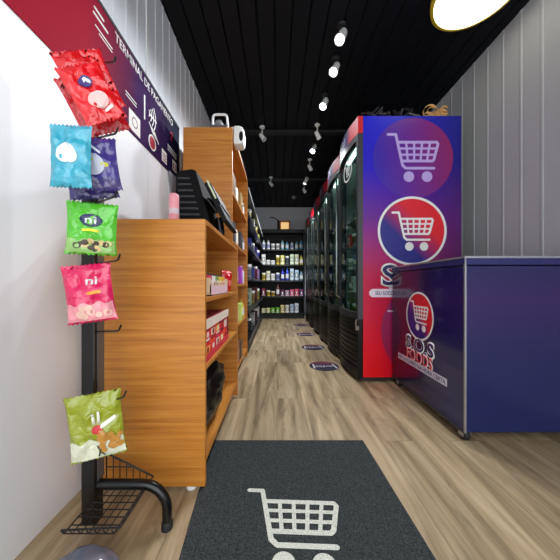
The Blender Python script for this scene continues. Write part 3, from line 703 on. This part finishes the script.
# on top of the first fridge
bm = B(); rr = random.Random(3)
for k in range(7):
    cx = .72+.058*k; pts = []
    for j in range(14):
        a = j*.9+k; pts.append((cx+.05*math.cos(a*1.3+k), 2.05+.07*math.sin(a*.8+k), 2.049+.05*abs(math.sin(a*1.1))*(1+.5*math.sin(k*1.7))))
    tube(bm, pts, .010, 6)
tag(recentre(obj('cable_tangle', bm, plain((24, 24, 28), .4)), (.9, 2.05, 2.037)), 'tangle of black cables lying on top of the nearest fridge', 'cable')
bm = B(); rr = random.Random(8)
for k in range(12):
    a0 = rr.uniform(0, 2*PI); cx, cy, cz = 1.262+.06*math.cos(a0), 2.03+.04*math.sin(a0), 2.098+.025*rr.random(); rad = rr.uniform(.024, .042); tl = rr.uniform(-.9, .9)
    n = 16; wv = .012; ring = []
    for j in range(n+1):
        a = 2*PI*j/n*.95; p = Vector((cx+rad*1.3*math.cos(a), cy+rad*math.sin(a)*tl, max(2.054, cz+rad*math.sin(a))))
        ring.append((p, p+Vector((.006*math.sin(a*3), wv, .004*math.cos(2*a)))))
    for th_ in (0,):
        vv = [(bm.verts.new(p), bm.verts.new(q_), bm.verts.new(q_+Vector((0, 0, .002))), bm.verts.new(p+Vector((0, 0, .002)))) for p, q_ in ring]
        for a_, b_ in zip(vv, vv[1:]):
            for m_ in range(4): bm.faces.new((a_[m_], a_[(m_+1) % 4], b_[(m_+1) % 4], b_[m_]))
lathe(bm, [(.07, 0), (.075, .01), (.05, .022)], (1.262, 2.05, 2.038), seg=18)
tag(recentre(obj('gold_bow', bm, plain((244, 196, 128), .3, .15)), (1.215, 2.04, 2.037)), 'curled golden ribbon bow on top of the nearest fridge', 'ribbon')

# ------------------------------------------------------------------ chest freezer on the right
t = thing('chest_freezer', 'navy printed chest freezer on casters in front of the nearest fridge', 'freezer', (.872, 1.183, 0))
gx, gy0, gy1 = .872, 1.183, 1.93
bm = B(); box(bm, gx, 1.50, gy0, gy1, .06, .835)
obj('body', bevel(bm, .006, 2), grad_mat('freezer_print', 2, .06, .84, [(0, (18, 32, 86)), (.45, (20, 24, 82)), (.8, (44, 20, 86)), (1, (22, 22, 78))], .2, .5, 1, .15, .7, [(0, (34, 16, 46)), (.5, (48, 14, 50)), (1, (42, 16, 60))], coat=.4), t)
bm = B(); box(bm, gx-.004, 1.505, gy0-.004, gy1+.004, .838, .876); obj('lid', bevel(bm, .006, 2), plain((40, 40, 92), .25), t)
bm = B(); box(bm, gx-.006, gx-.002, gy0-.004, gy1+.004, .870, .879); box(bm, gx-.006, 1.505, gy0-.007, gy0-.003, .870, .879); obj('lid_edge', bm, SILVER, t)
bm = B(); box(bm, gx-.003, gx+.004, gy0-.004, gy0+.004, .06, .87); obj('corner_trim', bm, SILVER, t)
bm = B(); box(bm, gx+.03, 1.48, gy0+.03, gy1-.03, .045, .062); box(bm, gx-.002, gx+.01, gy0, gy1, .052, .062); obj('base_rail', bm, plain((70, 72, 80), .4, .5), t)
for xx in (gx+.035, 1.46):
    for yy in (gy0+.05, gy1-.05):
        bm = B(); lathe(bm, [(0, -.014), (.022, -.014), (.025, -.010), (.025, .010), (.022, .014), (0, .014)], (xx, yy, .025), (1, 0, 0), 18); c = obj('caster', bm, BLACKM, t, True)
        bm = B(); box(bm, xx-.02, xx-.016, yy-.015, yy+.015, .02, .05); box(bm, xx+.016, xx+.02, yy-.015, yy+.015, .02, .05); obj('caster_fork', bm, SILVER, c)
def fZ(u, v, w): return Vector((gx-.0012-w, -u, v))   # u grows towards us
cy, cz, r = 1.566, .553, .149
bm = B(); prism(bm, circ(-cy, cz, r*.95, 56), fZ, .0005)
obj('logo_disc', bm, diag_mat('freezer_logo_print', (0, -.71, .71), -.71*(cy-gy0)+.71*cz, (32, 30, 124), (214, 28, 44), .04), t)
bm = B(); ringp(bm, -cy, cz, r*.92, r, lambda u, v, w: fZ(u, v, w+.0004), .0005); obj('logo_ring', bm, WHITE, t)
obj('logo_cart', cart(B(), -cy, cz, .19, lambda u, v, w: fZ(u, v, w+.0008), .0005), WHITE, t)
obj('name_edge', text_bm('S.O.S', .318, .100, -cy, .372, fZ, .0005, .055), WHITE, t)
obj('name', text_bm('S.O.S', .295, .08, -cy, .372, lambda u, v, w: fZ(u, v, w+.0007), .0005, .015), NAVYINK, t)
obj('foods_edge', text_bm('FOODS', .285, .080, -cy, .296, lambda u, v, w: fZ(u, v, w+.0003), .0005, .038, 1.12), plain((236, 214, 220), .4), t)
obj('foods_word', text_bm('FOODS', .266, .062, -cy, .296, lambda u, v, w: fZ(u, v, w+.0011), .0005, .006, 1.12), REDINK, t)
bm = B(); prism(bm, [(-1.83, .222), (-1.305, .222), (-1.305, .262), (-1.83, .262)], lambda u, v, w: fZ(u, v, w+.0002), .0005); obj('slogan_banner', bm, plain((214, 206, 224), .4), t)
obj('slogan', text_bm('SEU SOCORRO NA HORA CERTA', .50, .024, -1.567, .242, lambda u, v, w: fZ(u, v, w+.0009), .0005, .012), NAVYINK, t)

# ------------------------------------------------------------------ mat and floor stickers
mt = thing('door_mat', 'dark green grey coir mat with a white shopping cart on the floor', 'mat', (.065, .75, 0))
A = [(-.304, 1.21), (.408, 1.21), (.444, .30), (-.236, .30)]
bm = B(); prism(bm, A, lambda u, v, w: Vector((u, v, .0005+w)), .010); bmesh.ops.recalc_face_normals(bm, faces=bm.faces)
obj('pile', bevel(bm, .004, 2), speckle('mat_pile', (25, 28, 29), (76, 81, 81), 330, lo=.3, hi=.72), mt)
ang = math.radians(2.2)
def fM(u, v, w):
    return Vector((.043+u*math.cos(ang)+v*math.sin(ang), .778+v*math.cos(ang)-u*math.sin(ang), .0106+w))
obj('cart_symbol', cart(B(), 0, 0, .303, lambda u, v, w: fM(u, v*.94, w), .0012), speckle('mat_cart', (128, 134, 128), (226, 226, 214), 420, lo=.3, hi=.55, bump=.3), mt)

def decal(x, y, label):
    t = thing('floor_sticker', label, 'sticker', (x, y, 0), 'round floor stickers before the fridges')
    r = .134; f = lambda u, v, w: Vector((x+u, y+v, .0004+w))
    bm = B(); prism(bm, circ(0, 0, r, 48), f, .0008); obj('disc', bm, diag_mat('floor_sticker_%d' % int(y*100), (0, 1, 0), .06, (34, 28, 52), (104, 34, 58), .03, .6), t)
    bm = B(); stroke(bm, [(-.095, -.06), (-.095, .045)], .016, lambda u, v, w: f(u, v, w+.001), .0004); obj('printed_bar', bm, plain((190, 180, 192), .6), t)
    for q in ([(.105, -.06), (.085, .045)], [(.02, -.005), (.07, -.005)]):
        bm = B(); stroke(bm, q, .016, lambda u, v, w: f(u, v, w+.001), .0004); obj('printed_bar', bm, plain((190, 180, 192), .6), t)
    obj('lettering', text_bm('S.O.S', .085, .05, -.035, -.008, lambda u, v, w: f(u, v, w+.001), .0004, .03), plain((190, 180, 192), .6), t)
for i, (x, y) in enumerate(((.43, 2.33), (.425, 3.02), (.428, 3.80), (.445, 4.68))):
    decal(x, y, 'round navy and red floor sticker, %s from us in the row beside the fridges' % ['first', 'second', 'third', 'fourth'][i])

# ------------------------------------------------------------------ snack rack at the left
t = thing('snack_rack', 'black metal hook rack with bent tube foot and wire basket at the left', 'rack', (-.567, .784, 0))
px_, py_ = -.567, .784
bm = B(); box(bm, px_-.02, px_+.02, py_-.02, py_+.02, .024, 1.42); obj('post', bevel(bm, .003), BLACK, t)
bm = B(); box(bm, px_+.0195, px_+.0225, py_-.008, py_+.02, .15, 1.40); obj('post_highlight', bm, plain((112, 114, 118), .35, .6), t)  # grey strip painting the highlight down the right side of the post
bm = B()
pts = [(px_, py_, .135), (px_+.14, py_, .135)] + [(-.338-.075+.075*math.sin(a), py_, .06+.075*math.cos(a)) for a in [PI/2*k/7 for k in range(1, 8)]] + [(-.338, py_, .006)]
tube(bm, pts, .0145, 14); obj('foot', bm, BLACK, t, True)
bm = B(); lathe(bm, [(.017, 0), (.017, .02), (.0146, .024)], (-.338, py_, 0), seg=14); obj('foot_cap', bm, BLACKM, t, True)
bm = B()
pts = [(px_, py_, .135), (px_, py_-.16, .135)] + [(px_, py_-.16-.06*math.sin(a), .075+.06*math.cos(a)) for a in [PI/2*k/6 for k in range(1, 7)]] + [(px_, py_-.22, .0)]
# wire basket
w = .0016; bx0, bx1, by0, by1 = -.555, -.425, .664, .830
bk = B()
for k in range(8):
    y = by0+(by1-by0)*k/7; tube(bk, [(bx0, y, .10), (bx1, y, .10), (bx1+.022, y, .124)], w, 6)
for k in range(7):
    x = bx0+(bx1-bx0)*k/6; zt = .20-.07*(x-bx0)/(bx1-bx0)
    tube(bk, [(x, by1+.001, zt), (x, by1, .10), (x, by0, .10), (x, by0-.008, .116)], w, 6)
tube(bk, [(bx0, by1, .20), (bx1+.022, by1, .124), (bx1+.022, by0-.008, .124), (bx0, by0-.008, .116)], w*1.8, 6)
tube(bk, [(bx0, by1, .155), (bx0+.085, by1, .155)], w*1.2, 6)
tube(bk, [(bx0, by1, .20), (bx0, by1, .10), (bx0, by0, .10), (bx0, by0-.008, .116)], w*1.5, 6)
obj('wire_basket', bk, BLACKM, t, True)
# hooks
def hook(x0, y0, z0, x1, z1, name='hook', d1=.70):
    bm = B(); p0 = Vector((px_+.02, py_-.01, z0)); p1 = Vector((x1, d1, z1)); dd = p1-p0
    tube(bm, [p0, p0+dd*.5, p0+dd*.86, p0+dd*.93+Vector((0, 0, .003)), p0+dd+Vector((0, 0, .016))], .0026, 8); obj(name, bm, BLACK, t, True)
def wp(px, py, d): return Vector(((px-VX)*d/F, d, H-(py-VY)*d/F))
for (hx, hy, hxx, hyy) in ((97, 331, 121, 331), (97, 264, 120, 260), (97, 204, 117, 196), (97, 402, 126, 397), (97, 140, 118, 133), (97, 66, 116, 62)):
    a = wp(hx, hy, py_); b = wp(hxx, hyy, .70); hook(a.x, a.y, a.z, b.x, b.z)

SB = 'snack bags on the hook rack'
def hang(px_top, py_top, w_px, h_px, d, th=.034, **k):
    p = wp(px_top, py_top, d); return pouch(tuple(p), w_px*d/F, h_px*d/F, th, hang=True, group=SB, **k)
hang(93, 205, 46, 52, .715, c=(84, 190, 40), label='bright green nut bag with dark oval logo hanging on the hook rack', rot=.28, tilt=.03, seed=2, c2=(150, 196, 110), split=-.45,
     prints=(('disc', .05, .28, .42, .24, (22, 40, 84)), ('text', 'ni', .05, .28, .42, .26, (240, 244, 244)), ('stroke', [(-.25, -.1), (.0, -.08), (.3, -.1)], .10, (226, 226, 40)), ('dots', 9, .1, -.68, .6, .14, .13, (70, 60, 46)), ('dots', 7, .3, -.64, .5, .16, .12, (214, 190, 130))))
hang(86, 267, 44, 58, .73, c=(222, 20, 92), label='deep pink snack bag with white logo hanging below the green bag', rot=.28, tilt=-.12, seed=5, c2=(236, 150, 160), split=-.35,
     prints=(('text', 'ni', .25, .42, .42, .26, (244, 240, 244)), ('stroke', [(.1, 0), (.35, .02), (.55, .03)], .10, (246, 170, 60)), ('dots', 8, .1, -.62, .6, .16, .16, (240, 196, 180))))
hang(93, 396, 50, 66, .71, c=(150, 160, 34), label='olive green peanut bag with white and red print, lowest on the rack', rot=.30, tilt=-.10, seed=9, c2=(224, 226, 200), split=-.35,
     prints=(('disc', .12, -.02, .2, .12, (200, 30, 34)), ('text', 'il', .1, .32, .28, .34, (240, 240, 226)), ('stroke', [(.3, .05), (.75, .2)], .12, (238, 238, 220)), ('dots', 26, .55, -.42, .36, .26, .12, (196, 140, 62)), ('stroke', [(.05, -.55), (.15, -.7), (.25, -.85)], .06, (40, 46, 40)), ('stroke', [(.25, -.6), (.12, -.72), (.05, -.86)], .06, (40, 46, 40))))
hang(92, 140, 42, 52, .69, th=.028, c=(66, 52, 132), label='purple snack bag with silver and yellow print hanging under the red bags', rot=.35, tilt=-.13, seed=12, c2=(76, 64, 120), split=-.6,
     prints=(('disc', -.05, -.1, .5, .38, (196, 196, 214)), ('disc', -.08, -.2, .34, .2, (150, 150, 168)), ('stroke', [(-.4, -.02), (-.05, .04)], .13, (216, 214, 70)), ('stroke', [(.3, -.12), (.55, -.1)], .13, (216, 214, 70)), ('stroke', [(-.35, .45), (.0, .55), (.3, .35)], .1, (226, 226, 240))))
hang(84, 143, 44, 58, .735, th=.018, c=(58, 44, 116), label='dark purple snack bag hanging behind the silver printed purple bag', rot=.35, tilt=-.18, seed=15, prints=(('stroke', [(-.4, .2), (.2, .3)], .16, (214, 214, 232)),))
hang(71, 128, 40, 62, .645, th=.026, c=(60, 170, 196), label='turquoise snack bag hanging left of the purple bags', rot=.1, seed=21, prints=(('disc', 0, 0, .5, .3, (232, 240, 240)),))
hang(77, 67, 40, 57, .68, th=.026, c=(226, 22, 30), label='foremost glossy red snack bag with white logo hanging near the top of the rack', rot=.4, tilt=-.5, seed=17,
     prints=(('disc', -.05, .3, .35, .2, (60, 50, 120)), ('stroke', [(-.25, .28), (.0, .36), (.15, .26)], .12, (240, 236, 244)), ('disc', .1, -.35, .5, .26, (240, 190, 186)), ('stroke', [(.2, -.7), (.6, -.6)], .1, (250, 226, 220))))
hang(76, 53, 46, 58, .71, th=.018, c=(214, 16, 26), label='glossy red snack bag hanging behind the foremost red bag', rot=.4, tilt=-.42, seed=19, prints=(('disc', .1, -.2, .5, .3, (244, 150, 140)),))
hang(80, 78, 46, 58, .74, th=.018, c=(196, 14, 26), label='dark red snack bag, lowest of the three red bags on the rack', rot=.4, tilt=-.45, seed=23, prints=(('disc', -.1, -.4, .5, .25, (206, 70, 70)),))

# shiny wrapped bundle on the floor under the basket
bm = B(); bmesh.ops.create_icosphere(bm, subdivisions=4, radius=1)
for v in bm.verts:
    p = v.co.copy(); k = mnoise.noise(p*2.4)*.08+abs(mnoise.noise(p*6))*.05
    v.co = Vector((p.x*.085*(1+k)-.452, p.y*.075*(1+k)+.575, max(0.0, p.z*.062*(1+k)+.062)))
tag(recentre(obj('wrapped_bundle', bm, plain((120, 128, 150), .14, .35, .8), smooth=True), (-.452, .575, 0)), 'shiny grey blue wrapped bundle on the floor below the wire basket', 'bundle')

# ------------------------------------------------------------------ ceiling spotlights
LENS = emis((214, 228, 255), 22, 'spot_lens'); LENSD = plain((190, 194, 200), .2)
def spot(x, y, aim, label, lit=True, scale=1.0, power=60):
    t = thing('ceiling_spotlight', label, 'spotlight', (x, y, ZC), 'ceiling spotlights')
    d = Vector(aim).normalized(); z = ZC-(.075 if lit else .11)
    bm = B(); lathe(bm, [(0, 0), (.03, 0), (.03, -.010), (.026, -.014), (0, -.014)], (x, y, ZC), seg=18); obj('canopy', bm, BLACKM if lit else WHITE, t, True)
    bm = B(); tube(bm, [(x, y, ZC-.018), (x, y, z+.01)], .007, 8); obj('stem', bm, BLACKM if lit else WHITE, t, True)
    c = Vector((x, y, z))
    k = 1 if lit else .78
    bm = B(); lathe(bm, [(r_*k, z_*k) for r_, z_ in [(0, -.05), (.022, -.05), (.028, -.04), (.032, .05), (.036, .052), (.036, .058), (.030, .058), (.028, .045), (0, .045)]], c, d, 20); hd = obj('lamp_head', bm, WHITE, t, True)
    bm = B(); lathe(bm, [(r_*k, z_*k) for r_, z_ in [(0, .047), (.028, .047), (.028, .05), (0, .053)]], c, d, 18); obj('lens', bm, LENS if lit else LENSD, hd, True)
    if lit and power:
        l = bpy.data.lights.new('spot_beam', 'SPOT'); l.energy = power; l.spot_size = math.radians(104); l.spot_blend = .5; l.color = (.93, .96, 1.0); l.shadow_soft_size = .04
        o = bpy.data.objects.new('spot_beam', l); COL.objects.link(o); o.parent = t; o.location = (c+d*.062)-Vector((x, y, ZC)); o.rotation_euler = d.to_track_quat('-Z', 'Y').to_euler()
    return t
aimc = lambda x, y: (-.25, -.9, -1.0)
lit = [(.437, 1.72, 'brightly lit white ceiling spotlight nearest to us'), (.452, 1.98, 'brightest white ceiling spotlight, second from us in the lit row'), (.44, 2.36, 'lit white ceiling spotlight, third from us in the lit row'),
       (.455, 3.15, 'lit white ceiling spotlight, fourth from us in the lit row'), (.47, 4.12, 'lit white ceiling spotlight farthest from us in the lit row')]
for i, (x, y, lb) in enumerate(lit): spot(x, y, (-.42, -.45, -1.0) if i < 4 else (-.45, .25, -1.0), lb, True, power=(24, 28, 46, 80, 170)[i])
unl = [(.443, 2.80, (.5, .6, -.6), 'unlit white spotlight head turned sideways after the third lit lamp'), (.46, 3.58, (.5, .6, -.6), 'unlit white spotlight head turned sideways after the fourth lit lamp'),
       (.475, 4.46, (.5, .6, -.6), 'unlit white spotlight head, last of the right ceiling row'), (-.165, 2.84, (.55, -.1, -.8), 'unlit white ceiling spotlight on the left, nearer of the two'),
       (-.10, 4.17, (.55, -.1, -.8), 'unlit white ceiling spotlight on the left, farther of the two')]
for x, y, a, lb in unl: spot(x, y, a, lb, False)
t = thing('smoke_detector', 'small grey round detector on the ceiling near the back wall', 'detector', (.34, 5.1, ZC))
bm = B(); lathe(bm, [(0, 0), (.05, 0), (.05, -.02), (.036, -.04), (0, -.044)], (.34, 5.1, ZC)); obj('housing', bm, plain((120, 122, 126), .5), t, True)
bm = B(); lathe(bm, [(.038, -.038), (.03, -.05), (0, -.052)], (.34, 5.1, ZC)); obj('sensor_cap', bm, plain((90, 92, 96), .5), t, True)

# added glowing disc on the ceiling, imitating bright corner glare at upper right
t = thing('added_glare_disc', 'added round glowing disc with yellowish rim imitating glare at the upper right', 'lamp', (1.18, 1.50, ZC))
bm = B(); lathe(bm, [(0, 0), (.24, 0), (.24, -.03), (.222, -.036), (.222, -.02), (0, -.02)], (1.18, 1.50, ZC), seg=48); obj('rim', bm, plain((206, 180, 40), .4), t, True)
bm = B(); lathe(bm, [(.221, -.021), (.221, -.034), (.15, -.040), (0, -.042)], (1.18, 1.50, ZC), seg=48); obj('glow_disc', bm, emis((255, 250, 228), 2.2, 'glare_disc_glow'), t, True)

# ------------------------------------------------------------------ daylight through the open front, camera
w = bpy.data.worlds.new('daylight'); sc.world = w; w.use_nodes = True
bg = w.node_tree.nodes['Background']; bg.inputs[0].default_value = (.93, .97, 1.0, 1); bg.inputs[1].default_value = 2.5
cam = bpy.data.cameras.new('camera'); co = bpy.data.objects.new('camera', cam); COL.objects.link(co)
co.location = (0, 0, H); co.rotation_euler = (PI/2, 0, 0)
cam.sensor_fit = 'HORIZONTAL'; cam.sensor_width = 36; cam.lens = F/560*36; cam.clip_start = .02
cam.shift_x = (280-VX)/560; cam.shift_y = (VY-280)/560
sc.camera = co
sc.view_settings.view_transform = 'Standard'; sc.view_settings.look = 'None'; sc.view_settings.gamma = 1; sc.view_settings.exposure = 0.32
sc.view_settings.use_curve_mapping = False
sc.cycles.use_denoising = True; sc.cycles.max_bounces = 8; sc.cycles.sample_clamp_indirect = 6; sc.cycles.transparent_max_bounces = 12
